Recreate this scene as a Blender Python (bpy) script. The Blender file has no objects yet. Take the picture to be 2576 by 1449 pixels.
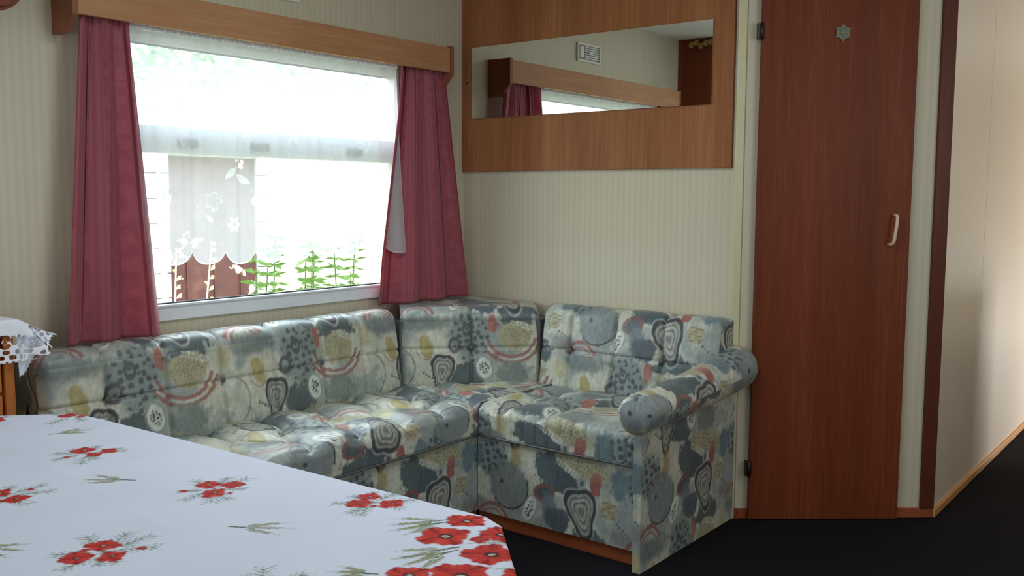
import bpy, bmesh, math, random
import numpy as np
from mathutils import Matrix, Vector

random.seed(7)
RNG = np.random.default_rng(11)
S = bpy.context.scene
COL = S.collection

# ------------------------------------------------------------------ camera
cam_d = bpy.data.cameras.new('camera'); cam = bpy.data.objects.new('camera', cam_d); COL.objects.link(cam)
cam_d.sensor_width = 36.0; cam_d.lens = 33.208; cam_d.clip_start = 0.02
RIGHT = Vector((0.78775, 0.61597, 0.00527)); UP = Vector((-0.06337, 0.07252, 0.99535)); FWD = Vector((-0.61272, 0.78443, -0.09616))
m = Matrix.Identity(4)
for i in range(3):
    m[i][0], m[i][1], m[i][2] = RIGHT[i], UP[i], -FWD[i]
m[0][3], m[1][3], m[2][3] = 2.817, -3.249, 1.2
cam.matrix_world = m
S.camera = cam

# ------------------------------------------------------------------ sky, sun, daylight through the windows, added ceiling fill, exposure
w = bpy.data.worlds.new('sky'); S.world = w; w.use_nodes = True
bg = w.node_tree.nodes['Background']; bg.inputs[0].default_value = (0.82, 0.93, 1.0, 1); bg.inputs[1].default_value = 10.5
sun_d = bpy.data.lights.new('sun', 'SUN'); sun_d.energy = 4.0; sun_d.angle = math.radians(2); sun_d.color = (1, .95, .86)
sun = bpy.data.objects.new('sun', sun_d); COL.objects.link(sun)
sun.rotation_euler = Vector((0.62, -0.10, 0.78)).to_track_quat('Z', 'Y').to_euler(); sun.location = (6, -1, 8)
def window_or_fill_light(name, loc, aim, sx, sy, watts, col=(0.93, 0.97, 1.0)):
    d = bpy.data.lights.new(name, 'AREA'); d.shape = 'RECTANGLE'; d.size = sx; d.size_y = sy; d.energy = watts; d.color = col
    o = bpy.data.objects.new(name, d); COL.objects.link(o); o.location = loc
    o.rotation_euler = (Vector(loc) - Vector(aim)).to_track_quat('Z', 'Y').to_euler()
    return o
window_or_fill_light('daylight_end_window', (2.1, -4.385, 1.15), (2.1, 0, 1.15), 2.2, 1.7, 26, (.84, .92, 1.0))
window_or_fill_light('daylight_side_window', (3.685, -0.9, 1.55), (0, -0.9, 1.55), 1.3, 0.9, 13, (.86, .93, 1.0))
window_or_fill_light('daylight_hall_door', (3.685, 3.5, 0.30), (0, 3.5, 0.30), 1.0, 0.5, 68, (1.0, .985, .965))
window_or_fill_light('added_ceiling_fill', (1.5, -1.55, 2.143), (1.5, -1.55, 0), 0.6, 0.6, 15, (.84, .92, 1.0))  # added lamp under the closed ceiling, brightens table and seat tops
pd = bpy.data.lights.new('sky_portal', 'AREA'); pd.shape = 'RECTANGLE'; pd.size = 0.98; pd.size_y = 1.34; pd.cycles.is_portal = True
po = bpy.data.objects.new('sky_portal', pd); COL.objects.link(po); po.location = (-0.07, -1.05, 1.27); po.rotation_euler = (0, -math.pi/2, 0)
S.view_settings.view_transform = 'Standard'; S.view_settings.look = 'None'
S.view_settings.exposure = -0.18; S.view_settings.gamma = 1.0; S.view_settings.use_curve_mapping = False
S.cycles.max_bounces = 10; S.cycles.diffuse_bounces = 6; S.cycles.transparent_max_bounces = 16
S.cycles.sample_clamp_indirect = 6.0; S.cycles.caustics_reflective = False; S.cycles.caustics_refractive = False
S.cycles.use_denoising = True

# ------------------------------------------------------------------ helpers: scene tree
def lin(c):
    c = np.asarray(c, float) / 255.0
    return np.where(c <= 0.04045, c / 12.92, ((c + 0.055) / 1.055) ** 2.4)
def L4(r, g, b): return tuple(lin((r, g, b))) + (1.0,)
def tag(o, label=None, cat=None, group=None, kind=None):
    for k, v in (('label', label), ('category', cat), ('group', group), ('kind', kind)):
        if v: o[k] = v
    return o
def adopt(o, parent):
    if parent is not None:
        o.parent = parent; o.matrix_parent_inverse = parent_world(parent).inverted()
def parent_world(p):
    mw = Matrix.Translation(p.location) @ p.rotation_euler.to_matrix().to_4x4()
    if p.parent: mw = parent_world(p.parent) @ p.matrix_parent_inverse @ mw
    return mw
def empty(name, loc, label=None, cat=None, group=None, kind=None):
    o = bpy.data.objects.new(name, None); COL.objects.link(o); o.location = loc; o.empty_display_size = .1
    return tag(o, label, cat, group, kind)
def link(name, me, mat, parent=None):
    o = bpy.data.objects.new(name, me); COL.objects.link(o)
    if mat is not None: me.materials.append(mat)
    adopt(o, parent); return o
def from_bm(name, bm, mat, parent=None, smooth=False):
    me = bpy.data.meshes.new(name); bm.normal_update(); bm.to_mesh(me); bm.free()
    if smooth: me.polygons.foreach_set('use_smooth', [True] * len(me.polygons))
    return link(name, me, mat, parent)
def box(bm, lo, hi, M=None):
    lo, hi = np.minimum(lo, hi), np.maximum(lo, hi)
    vs = []
    for z in (lo[2], hi[2]):
        for x, y in ((lo[0], lo[1]), (hi[0], lo[1]), (hi[0], hi[1]), (lo[0], hi[1])):
            p = Vector((x, y, z)); vs.append(bm.verts.new(M @ p if M else p))
    for f in ((0, 3, 2, 1), (4, 5, 6, 7), (0, 1, 5, 4), (1, 2, 6, 5), (2, 3, 7, 6), (3, 0, 4, 7)):
        bm.faces.new([vs[i] for i in f])
    return vs
def block(name, lo, hi, mat, parent=None, bev=0.0, M=None, seg=2):
    bm = bmesh.new(); box(bm, lo, hi, M)
    if bev: bmesh.ops.bevel(bm, geom=bm.edges[:], offset=bev, segments=seg, profile=.5, affect='EDGES')
    return from_bm(name, bm, mat, parent)
def prism(name, pts, axis, a, b, mat, parent=None, bev=0.0):
    """polygon in the plane across `axis`, extruded from a to b"""
    def P(p, t):
        q = list(p); q.insert(axis, t); return q
    bm = bmesh.new()
    A = [bm.verts.new(P(p, a)) for p in pts]; B = [bm.verts.new(P(p, b)) for p in pts]
    bm.faces.new(A); bm.faces.new(B[::-1]); n = len(pts)
    for i in range(n): bm.faces.new((A[i], B[i], B[(i+1) % n], A[(i+1) % n]))
    bmesh.ops.recalc_face_normals(bm, faces=bm.faces[:])
    if bev: bmesh.ops.bevel(bm, geom=bm.edges[:], offset=bev, segments=2, affect='EDGES')
    return from_bm(name, bm, mat, parent)
def tube_bm(bm, pts, r, seg=8, closed=False):
    pts = [Vector(p) for p in pts]; n = len(pts)
    rr = [r] * n if not hasattr(r, '__len__') else r
    rings = []; prev = None
    for i, p in enumerate(pts):
        a = pts[(i-1) % n] if (closed or i > 0) else p
        b = pts[(i+1) % n] if (closed or i < n-1) else p
        t = (b - a).normalized()
        if prev is None:
            u = t.orthogonal().normalized()
        else:
            u = (prev - t * prev.dot(t)).normalized()
        prev = u; v = t.cross(u)
        rings.append([bm.verts.new(p + (u * math.cos(k*2*math.pi/seg) + v * math.sin(k*2*math.pi/seg)) * rr[i]) for k in range(seg)])
    for i in range(n if closed else n-1):
        A, B = rings[i], rings[(i+1) % n]
        for k in range(seg): bm.faces.new((A[k], A[(k+1) % seg], B[(k+1) % seg], B[k]))
    if not closed:
        bm.faces.new(rings[0][::-1]); bm.faces.new(rings[-1])
def tube(name, pts, r, mat, parent=None, seg=8, closed=False):
    bm = bmesh.new(); tube_bm(bm, pts, r, seg, closed); return from_bm(name, bm, mat, parent, True)
def ball(name, c, r, mat, parent=None, scale=(1, 1, 1), seg=12, rot=None):
    bm = bmesh.new(); bmesh.ops.create_uvsphere(bm, u_segments=seg, v_segments=max(6, seg//2), radius=r)
    R3 = rot if rot else Matrix.Identity(3)
    for v in bm.verts:
        v.co = R3 @ Vector((v.co[0]*scale[0], v.co[1]*scale[1], v.co[2]*scale[2])) + Vector(c)
    return from_bm(name, bm, mat, parent, True)
def gridmesh(name, pieces, mat, parent=None, keep=None, attr='Col'):
    """pieces: list of (P[n,m,3], rgb[n,m,3] or None, flip) joined in one mesh"""
    V, F, C = [], [], []; off = 0
    for P, c, flip in pieces:
        n, k = P.shape[:2]
        idx = np.arange(n*k).reshape(n, k) + off
        q = np.stack([idx[:-1, :-1], idx[1:, :-1], idx[1:, 1:], idx[:-1, 1:]], -1).reshape(-1, 4)
        if flip: q = q[:, ::-1]
        V.append(P.reshape(-1, 3)); F.append(q); off += n*k
        if c is not None: C.append(np.concatenate([c.reshape(-1, 3), np.ones((n*k, 1))], 1))
    V = np.concatenate(V); F = np.concatenate(F)
    if keep is not None:
        F = F[keep[F].all(1)]
        used = np.unique(F); remap = np.full(len(V), -1); remap[used] = np.arange(len(used))
        V = V[used]; F = remap[F]; C = [np.concatenate(C)[used]] if C else C
    me = bpy.data.meshes.new(name)
    me.vertices.add(len(V)); me.vertices.foreach_set('co', V.astype(np.float32).ravel())
    me.loops.add(F.size); me.loops.foreach_set('vertex_index', F.astype(np.int32).ravel())
    me.polygons.add(len(F)); me.polygons.foreach_set('loop_start', np.arange(0, F.size, 4, dtype=np.int32))
    me.update(calc_edges=True); me.validate()
    me.polygons.foreach_set('use_smooth', np.ones(len(me.polygons), bool))
    if C:
        a = me.color_attributes.new(attr, 'FLOAT_COLOR', 'POINT')
        a.data.foreach_set('color', np.concatenate(C).astype(np.float32).ravel())
    return link(name, me, mat, parent)

# ------------------------------------------------------------------ helpers: materials
class N:
    def __init__(self, name):
        self.m = bpy.data.materials.new(name); self.m.use_nodes = True
        self.t = self.m.node_tree; self.t.nodes.clear()
        self.out = self.t.nodes.new('ShaderNodeOutputMaterial')
    def n(self, kind, **kw):
        x = self.t.nodes.new('ShaderNode' + kind)
        for k, v in kw.items():
            if k.startswith('i_'):
                key = k[2:]; x.inputs[int(key) if key.isdigit() else key.replace('_', ' ')].default_value = v
            else: setattr(x, k, v)
        return x
    def l(self, a, b): self.t.links.new(a, b)
    def surf(self, s): self.l(s, self.out.inputs['Surface']); return self.m
    def bsdf(self, color=None, rough=.5, **kw):
        b = self.n('BsdfPrincipled'); b.inputs['Roughness'].default_value = rough
        if color is not None:
            if isinstance(color, tuple): b.inputs['Base Color'].default_value = color
            else: self.l(color, b.inputs['Base Color'])
        for k, v in kw.items(): b.inputs[k.replace('_', ' ')].default_value = v
        return b
    def noise(self, vec, scale, detail=3, rough=.5, mapping=None, loc=None):
        if mapping:
            mp = self.n('Mapping'); mp.inputs['Scale'].default_value = mapping
            if loc: mp.inputs['Location'].default_value = loc
            self.l(vec, mp.inputs[0]); vec = mp.outputs[0]
        x = self.n('TexNoise'); x.inputs['Scale'].default_value = scale; x.inputs['Detail'].default_value = detail; x.inputs['Roughness'].default_value = rough
        self.l(vec, x.inputs['Vector']); return x.outputs['Fac']
    def ramp(self, fac, *stops):
        r = self.n('ValToRGB'); e = r.color_ramp.elements
        e[0].position, e[0].color = stops[0]; e[1].position, e[1].color = stops[-1]
        for p, c in stops[1:-1]:
            q = e.new(p); q.color = c
        self.l(fac, r.inputs[0]); return r.outputs[0]
    def math(self, op, a, b=None):
        x = self.n('Math', operation=op)
        for i, q in enumerate((a, b)):
            if q is None: continue
            if isinstance(q, (int, float)): x.inputs[i].default_value = q
            else: self.l(q, x.inputs[i])
        return x.outputs[0]
    def mix(self, fac, a, b, mode='MIX'):
        x = self.n('Mix', data_type='RGBA', blend_type=mode)
        for sock, q in ((x.inputs[0], fac), (x.inputs[6], a), (x.inputs[7], b)):
            if isinstance(q, (int, float, tuple)): sock.default_value = q
            else: self.l(q, sock)
        return x.outputs[2]
    def bump(self, h, bs, strength=.3, dist=.002):
        b = self.n('Bump'); b.inputs['Strength'].default_value = strength; b.inputs['Distance'].default_value = dist
        self.l(h, b.inputs['Height']); self.l(b.outputs[0], bs.inputs['Normal'])
    def obj(self): return self.n('TexCoord').outputs['Object']

def flat(name, rgb, rough=.5, **kw):
    q = N(name); f = q.noise(q.obj(), 40, 3)
    c = q.mix(f, tuple(x*.94 for x in L4(*rgb)[:3]) + (1,), tuple(min(1, x*1.05) for x in L4(*rgb)[:3]) + (1,))
    return q.surf(q.bsdf(c, rough, **kw).outputs[0])
def wood(name, dark, mid, light, grain, rough=.38, broad=6.0):
    """laminate wood: grain = 'Z' upright or 'Y' lengthwise"""
    q = N(name); o = q.obj()
    sc = {'Z': (1, 1, .035), 'Y': (1, .05, 1)}[grain]
    fine = q.noise(o, 150, 4, .6, sc); wide = q.noise(o, broad, 3, .5, {'Z': (1, 1, .05), 'Y': (1, .25, 1)}[grain], (3.1, 1.7, .4))
    blot = q.noise(o, 30, 3, .6, sc, (1, 5, 2))
    f = q.math('ADD', q.math('MULTIPLY', fine, .30), q.math('ADD', q.math('MULTIPLY', wide, .45), q.math('MULTIPLY', blot, .25)))
    c = q.ramp(f, (.34, L4(*dark)), (.5, L4(*mid)), (.66, L4(*light)))
    b = q.bsdf(c, rough); b.inputs['Specular IOR Level'].default_value = .18; q.bump(fine, b, .08, .001)
    return q.surf(b.outputs[0])

def wallpaper():
    q = N('striped_wallpaper'); uv = q.n('UVMap').outputs[0]
    sep = q.n('SeparateXYZ'); q.l(uv, sep.inputs[0])
    ph = q.math('MULTIPLY', sep.outputs[0], 2*math.pi/0.0265)
    st = q.math('ADD', q.math('MULTIPLY', q.math('SINE', ph), .5), .5)
    ph2 = q.math('MULTIPLY', sep.outputs[0], 2*math.pi/0.106)
    st2 = q.math('ADD', q.math('MULTIPLY', q.math('SINE', ph2), .5), .5)
    spk = q.noise(uv, 1.0, 4, .7, (420, 130, 1)); big = q.noise(uv, 3.0, 3)
    f = q.math('ADD', q.math('MULTIPLY', st, .18), q.math('ADD', q.math('MULTIPLY', spk, .76), q.math('MULTIPLY', st2, .05)))
    c = q.ramp(f, (.15, L4(192, 182, 156)), (.55, L4(207, 198, 174)), (.95, L4(220, 212, 190)))
    c = q.mix(q.math('MULTIPLY', big, .25), c, L4(192, 188, 166))
    b = q.bsdf(c, .62); q.bump(spk, b, .12, .001); return q.surf(b.outputs[0])

def painted(name, rough, weave=0.0, sheen=0.0, transl=0.0, spec=.4):
    q = N(name); a = q.n('Attribute', attribute_name='Col').outputs['Color']
    o = q.obj(); f = q.noise(o, 900, 2); g = q.noise(o, 70, 4, .65)
    c = q.mix(q.math('MULTIPLY', g, weave), a, (.09, .11, .12, 1)) if weave else a
    b = q.bsdf(c, rough); b.inputs['Sheen Weight'].default_value = sheen; b.inputs['Specular IOR Level'].default_value = spec
    q.bump(f, b, .15, .0006)
    if transl:
        t = q.n('BsdfTranslucent'); q.l(c, t.inputs[0]); mx = q.n('MixShader'); mx.inputs[0].default_value = transl
        q.l(b.outputs[0], mx.inputs[1]); q.l(t.outputs[0], mx.inputs[2]); return q.surf(mx.outputs[0])
    return q.surf(b.outputs[0])

def curtain_cloth():
    q = N('rose_damask'); uv = q.n('UVMap').outputs[0]
    sep = q.n('SeparateXYZ'); q.l(uv, sep.inputs[0])
    # woven stripes alternate with damask bands
    s = q.math('ADD', q.math('MULTIPLY', q.math('SINE', q.math('MULTIPLY', sep.outputs[0], 2*math.pi/.115)), .5), .5)
    band = q.ramp(s, (.40, (0, 0, 0, 1)), (.55, (1, 1, 1, 1)))
    fig = q.noise(uv, 26, 4, .62); fig2 = q.ramp(fig, (.46, (0, 0, 0, 1)), (.52, (1, 1, 1, 1)))
    line = q.math('ADD', q.math('MULTIPLY', q.math('SINE', q.math('MULTIPLY', sep.outputs[0], 2*math.pi/.0145)), .5), .5)
    base = q.mix(line, L4(170, 82, 96), L4(180, 96, 108))
    dam = q.mix(fig2, L4(168, 78, 93), L4(178, 90, 104))
    c = q.mix(band, base, dam)
    b = q.bsdf(c, .55); b.inputs['Sheen Weight'].default_value = .25
    t = q.n('BsdfTranslucent'); q.l(q.mix(1.0, c, (1.0, .62, .68, 1), 'MULTIPLY'), t.inputs[0])
    mx = q.n('MixShader'); mx.inputs[0].default_value = .30
    q.l(b.outputs[0], mx.inputs[1]); q.l(t.outputs[0], mx.inputs[2]); return q.surf(mx.outputs[0])

def net_cloth():
    q = N('white_net'); a = q.n('Attribute', attribute_name='Col').outputs['Color']
    sep = q.n('SeparateColor'); q.l(a, sep.inputs[0])
    f = q.noise(q.obj(), 500, 2)
    dens = q.math('ADD', sep.outputs[0], q.math('MULTIPLY', q.math('SUBTRACT', f, .5), .04))
    d = q.n('BsdfDiffuse'); d.inputs[0].default_value = (.88, .90, .94, 1)
    t = q.n('BsdfTranslucent'); t.inputs[0].default_value = (.56, .57, .59, 1)
    m1 = q.n('MixShader'); m1.inputs[0].default_value = .50; q.l(d.outputs[0], m1.inputs[1]); q.l(t.outputs[0], m1.inputs[2])
    tr = q.n('BsdfTransparent'); m2 = q.n('MixShader'); q.l(dens, m2.inputs[0]); q.l(tr.outputs[0], m2.inputs[1]); q.l(m1.outputs[0], m2.inputs[2])
    return q.surf(m2.outputs[0])

def pane_glass():
    q = N('window_glass'); lw = q.n('LayerWeight'); fr = q.n('Math', operation='MULTIPLY_ADD'); q.l(q.math('POWER', lw.outputs['Facing'], 5), fr.inputs[0]); fr.inputs[1].default_value = .9; fr.inputs[2].default_value = .03
    tr = q.n('BsdfTransparent'); tr.inputs[0].default_value = (.96, .98, .98, 1); g = q.n('BsdfGlossy'); g.inputs['Roughness'].default_value = .02
    mx = q.n('MixShader'); q.l(fr.outputs[0], mx.inputs[0]); q.l(tr.outputs[0], mx.inputs[1]); q.l(g.outputs[0], mx.inputs[2])
    return q.surf(mx.outputs[0])

def carpet():
    q = N('charcoal_carpet'); o = q.obj(); f = q.noise(o, 260, 4, .7); g = q.noise(o, 5, 3)
    c = q.ramp(f, (.3, L4(18, 17, 20)), (.6, L4(36, 33, 38)), (.8, L4(64, 60, 66)))
    c = q.mix(q.math('MULTIPLY', g, .35), c, L4(26, 20, 26))
    b = q.bsdf(c, .95); b.inputs['Specular IOR Level'].default_value = .1; q.bump(f, b, .9, .006); return q.surf(b.outputs[0])

M = dict(
    paper=wallpaper(),
    panel=wood('reddish_beech_laminate', (126, 78, 48), (152, 98, 62), (174, 120, 80), 'Z', .5),
    door=wood('dark_reddish_laminate', (92, 44, 22), (114, 54, 30), (136, 72, 42), 'Z', .5, 5.0),
    darktrim=wood('dark_brown_trim', (84, 42, 30), (96, 50, 38), (108, 58, 44), 'Z', .4),
    oak=wood('light_oak_laminate', (160, 112, 76), (178, 130, 92), (194, 148, 108), 'Y', .45),
    oakend=wood('brown_oak_end', (130, 78, 56), (142, 88, 64), (155, 100, 74), 'Z', .45),
    plinth=wood('reddish_plinth', (130, 66, 40), (150, 80, 50), (165, 92, 60), 'Y', .4),
    pine=wood('orange_pine', (160, 92, 44), (186, 112, 58), (204, 132, 72), 'Z', .35),
    pvc=flat('white_pvc', (232, 236, 240), .3), white=flat('white_plastic', (228, 226, 218), .4), grey=flat('grey_plastic', (150, 152, 148), .5),
    ceil=flat('pale_ceiling', (236, 236, 226), .7), cream=flat('cream_strip', (205, 198, 160), .45), hall=flat('pale_beige_vinyl', (224, 210, 194), .38),
    beige=flat('beige_plastic', (214, 190, 160), .3), brass=flat('dark_brass', (60, 48, 34), .35, Metallic=.7), dark=flat('dark_hole', (24, 14, 10), .8),
    rubber=flat('dark_gasket', (40, 46, 52), .6), light_wood=flat('pale_pine_bead', (205, 150, 90), .45),
    carpet=carpet(), glass=pane_glass(), rose=curtain_cloth(), net=net_cloth(),
    sofa=painted('printed_sofa_fabric', .40, .12, .10, 0, .5), cloth=painted('printed_tablecloth', .75, 0, 0, .05, .2), piping=flat('grey_piping', (92, 92, 92), .4),
    lace=flat('white_lace', (236, 238, 246), .7), tulle=flat('white_tulle', (222, 226, 238), .8),
    block=flat('whitewashed_block', (232, 230, 226), .9), mortar=flat('grey_mortar', (150, 146, 140), .95),
    teal=flat('green_enamel', (74, 108, 92), .35), bronze=flat('pale_bronze', (168, 140, 112), .35),
    yellow=flat('pale_yellow_petal', (206, 188, 120), .7), soil=flat('dry_grass', (150, 150, 96), .95),
    straw=flat('pale_dry_stalk', (232, 214, 168), .8), bark=flat('pale_bark', (200, 192, 176), .9))
q = N('mirror_silver'); g = q.n('BsdfGlossy'); g.inputs[0].default_value = (.9, .92, .88, 1); g.inputs['Roughness'].default_value = .0; M['mirror'] = q.surf(g.outputs[0])
def leafy(name, a, b):
    q = N(name); c = q.mix(q.noise(q.obj(), 9, 3), L4(*a), L4(*b)); s = q.bsdf(c, .6)
    t = q.n('BsdfTranslucent'); q.l(c, t.inputs[0]); mx = q.n('MixShader'); mx.inputs[0].default_value = .35
    q.l(s.outputs[0], mx.inputs[1]); q.l(t.outputs[0], mx.inputs[2]); return q.surf(mx.outputs[0])
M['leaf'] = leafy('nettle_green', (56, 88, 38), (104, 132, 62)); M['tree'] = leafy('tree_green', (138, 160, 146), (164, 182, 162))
q = N('rusty_sheet'); f = q.noise(q.obj(), 7, 5, .65); q2 = q.ramp(f, (.3, L4(56, 23, 20)), (.55, L4(72, 31, 26)), (.75, L4(92, 54, 47)))
q2 = q.mix(q.ramp(q.noise(q.obj(), 5.5, 5, .6, (1, 1, 1), (2.3, .7, .2)), (.64, (0, 0, 0, 1)), (.66, (1, 1, 1, 1))), q2, L4(214, 198, 168)); M['rust'] = q.surf(q.bsdf(q2, .7).outputs[0])

# ------------------------------------------------------------------ printed patterns (flat print on the cloth, in metres)
TAB = np.random.default_rng(5).random((64, 64))
def vnoise(x, y, px=64, py=64):
    xi = np.floor(x).astype(int); yi = np.floor(y).astype(int); fx = x - xi; fy = y - yi
    fx = fx*fx*(3-2*fx); fy = fy*fy*(3-2*fy)
    g = lambda a, b: TAB[np.mod(a, px) % 64, np.mod(b, py) % 64]
    return (g(xi, yi)*(1-fx) + g(xi+1, yi)*fx)*(1-fy) + (g(xi, yi+1)*(1-fx) + g(xi+1, yi+1)*fx)*fy
def fbm(x, y, o=3):
    s = 0; a = .5; t = 0
    for k in range(o): s = s + a*vnoise(x*2**k + 7*k, y*2**k + 3*k); t += a; a *= .55
    return s / t
def fabric(u, v):
    P, Q = .63, .58
    u, v = np.broadcast_arrays(np.asarray(u, float), np.asarray(v, float))
    wu = u + (fbm(u*60, v*60) - .5)*.007; wv = v + (fbm(u*60 + 20, v*60 + 9) - .5)*.007
    U = np.mod(wu, P); Vv = np.mod(wv, Q)
    n1 = fbm(u*9 + 3, v*9 + 8); n2 = fbm(u*28, v*34); n3 = fbm(u*160, v*60)
    cream = np.array((212, 208, 188.)); grey = np.array((164, 172, 168.)); slate = np.array((92, 106, 110.)); dk = np.array((70, 68, 74.))
    teal = np.array((138, 152, 152.)); red = np.array((176, 104, 96.)); yel = np.array((196, 182, 130.)); wh = np.array((224, 226, 218.)); sal = np.array((190, 112, 98.))
    k = np.clip((n1 - .36)/.26, 0, 1)[..., None]
    c = grey*(1-k) + cream*k
    k = np.clip((n2 - .60)/.10, 0, 1)[..., None]*.55; c = c*(1-k) + teal*k
    def loc(cx, cy, rot=0):
        dx = np.mod(U - cx + P/2, P) - P/2; dy = np.mod(Vv - cy + Q/2, Q) - Q/2
        a = math.radians(rot); return dx*math.cos(a) + dy*math.sin(a), -dx*math.sin(a) + dy*math.cos(a)
    def put(mask, col, op=1.0):
        nonlocal c
        k = (np.clip(mask, 0, 1)*op)[..., None]; c = c*(1-k) + np.asarray(col, float)*k
    def ell(cx, cy, a, b, rot=0):
        x, y = loc(cx, cy, rot); return np.hypot(x/a, y/b)
    def blob(cx, cy, a, b, col, rot=0, soft=.004, op=1.0, rough=0.0):
        r = ell(cx, cy, a, b, rot) + (n2 - .5)*rough*2 + (n3 - .5)*rough
        put((1 - r)*min(a, b)/soft + .5, col, op)
    def ring(cx, cy, r0, wd, col, a0=0, a1=360, op=1.0, sq=1.0, rot=0):
        x, y = loc(cx, cy, rot); r = np.hypot(x, y/sq); an = np.mod(np.degrees(np.arctan2(y, x)), 360)
        inside = (an >= a0) & (an <= a1) if a0 < a1 else (an >= a0) | (an <= a1)
        put((wd/2 - np.abs(r - r0))/.003 + .5, col, op*inside)
    def dots(cx, cy, a, b, col, pitch, r, rot=0, jit=.3, op=.9):
        x, y = loc(cx, cy, rot); inside = np.hypot(x/a, y/b) < 1
        gx = x/pitch; gy = y/pitch; ix = np.floor(gx); iy = np.floor(gy)
        jx = (TAB[ix.astype(int) % 64, iy.astype(int) % 64] - .5)*jit; jy = (TAB[(iy.astype(int)+17) % 64, ix.astype(int) % 64] - .5)*jit
        d = np.hypot(gx - ix - .5 - jx, gy - iy - .5 - jy)*pitch
        rr = r*(.65 + .7*TAB[(ix.astype(int)+31) % 64, (iy.astype(int)+5) % 64])
        put((rr - d)/.0025 + .5, col, op*inside)
    def dotline(x0, y0, x1, y1, n, r, col):
        for i in range(n):
            t = i/(n-1); blob(x0 + (x1-x0)*t, y0 + (y1-y0)*t, r, r, col, soft=.003)
    def shield(cx, cy, a, b, rot=0):
        x, y = loc(cx, cy, rot); s = np.hypot(x/a, y/b)/(.92 + .17*np.cos(3*(np.arctan2(y/b, x/a) + math.pi/2)))
        put((1.08 - s)/.05, wh, .6); put((1 - s)/.06, dk)
        put((.80 - s)/.06, (176, 172, 160)); put((.68 - s)/.05, (120, 122, 122)); put((.58 - s)/.05, (196, 192, 176))
        put((.46 - s)/.05, (112, 116, 116)); put((.36 - s)/.05, (186, 182, 166)); put((.22 - s)/.05, (130, 132, 128))
    def seeds(cx, cy, a, b, rot):
        blob(cx, cy, a*1.25, b*1.15, (150, 156, 152), rot, op=.8); blob(cx, cy, a, b, wh, rot)
        dots(cx, cy, a*.62, b*.66, (52, 54, 58), .0115, .0036, rot, .6, 1)
    # ---- upper half of the repeat (the half that shows on the back cushions)
    o = .29
    blob(.13, o+.12, .115, .115, cream, rough=.2, soft=.02); blob(.28, o+.20, .085, .11, (140, 154, 152), rough=.2, soft=.03)
    blob(.08, o+.25, .10, .035, slate, rough=.35, op=.55, soft=.02); blob(.58, o+.16, .07, .10, cream, rough=.25, soft=.02)
    dots(.28, o+.19, .075, .105, (82, 88, 90), .027, .0075, 12, .6)
    ring(.215, o+.16, .020, .011, (96, 96, 96), sq=1.3); ring(.265, o+.22, .016, .009, (92, 94, 96), sq=1.4)
    blob(.10, o+.155, .025, .050, (190, 170, 96), 18, soft=.004, op=.9); ring(.10, o+.155, .040, .003, (120, 104, 70), 200, 300, .7, 1.3)
    blob(.60, o+.22, .024, .040, yel, 10, soft=.008, op=.75); blob(.545, o+.13, .022, .014, yel, 30, soft=.006, op=.7)
    blob(.37, o+.245, .020, .038, sal, rough=.25); blob(.47, o+.275, .075, .052, slate, rough=.45, soft=.008)
    blob(.465, o+.195, .068, .058, (186, 176, 134), rough=.2, soft=.006); dots(.465, o+.195, .06, .05, (140, 124, 84), .0115, .0026, 8, .5, .8)
    dots(.49, o+.235, .055, .016, wh, .013, .0045, -18, .2, .9)
    ring(.45, o+.20, .100, .013, red, 195, 350, .9, .92); ring(.45, o+.20, .125, .013, red, 205, 345, .85, .92); ring(.45, o+.20, .112, .004, wh, 195, 350, .6, .92)
    blob(.385, o+.115, .014, .012, red, op=.8)
    blob(.27, o+.035, .075, .048, slate, rough=.4, soft=.01); blob(.45, o+.04, .07, .05, (134, 144, 138), rough=.3, soft=.02)
    seeds(.335, o+.065, .030, .043, 12); shield(.165, o+.055, .050, .088, -6)
    dotline(.09, o+.05, .125, o+.03, 4, .004, dk); ring(.60, o+.07, .085, .0035, (84, 86, 88), 300, 60, .8)
    # ---- lower half (shows on the skirts)
    blob(.05, .21, .07, .07, (140, 156, 158), rough=.25, soft=.02); dots(.05, .215, .075, .06, (78, 84, 88), .028, .008, 20, .6)
    blob(.165, .22, .022, .05, (190, 160, 96), rough=.3, soft=.012, op=.8); blob(.24, .18, .06, .085, cream, rough=.25, soft=.02)
    blob(.13, .125, .088, .082, (128, 138, 142), rough=.08, soft=.01, op=.8); ring(.13, .125, .088, .006, (58, 60, 66), 225, 20); ring(.06, .165, .022, .006, (70, 74, 80), 20, 230)
    blob(.10, .13, .007, .007, dk)
    blob(.32, .205, .085, .062, slate, -20, rough=.45, soft=.008); blob(.40, .165, .06, .045, (80, 98, 106), -25, rough=.4, soft=.008)
    blob(.45, .245, .11, .042, (186, 176, 136), -14, rough=.15, soft=.006); dots(.45, .25, .10, .035, (110, 108, 86), .014, .003, -12, .5, .8)
    dots(.40, .222, .085, .012, wh, .014, .005, -26, .1, .95)
    blob(.29, .125, .048, .032, (150, 92, 92), 12, rough=.15); blob(.29, .125, .033, .020, (92, 108, 112), 12); ring(.29, .125, .022, .004, dk, 0, 360, .7, .7, 12)
    blob(.31, .07, .035, .055, (120, 134, 142), rough=.3, soft=.015); blob(.345, .04, .05, .05, (92, 104, 114), rough=.4, soft=.01)
    seeds(.225, .055, .024, .050, -24); shield(.445, .09, .068, .098, 12)
    blob(.445, .19, .020, .024, (172, 174, 170), soft=.002); blob(.447, .188, .009, .012, (96, 104, 112), soft=.002)
    blob(.505, .205, .023, .032, sal, rough=.22); blob(.50, .175, .020, .026, (176, 92, 84), rough=.3)
    blob(.555, .115, .034, .032, (188, 172, 128), -8, soft=.004, op=.85)
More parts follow.
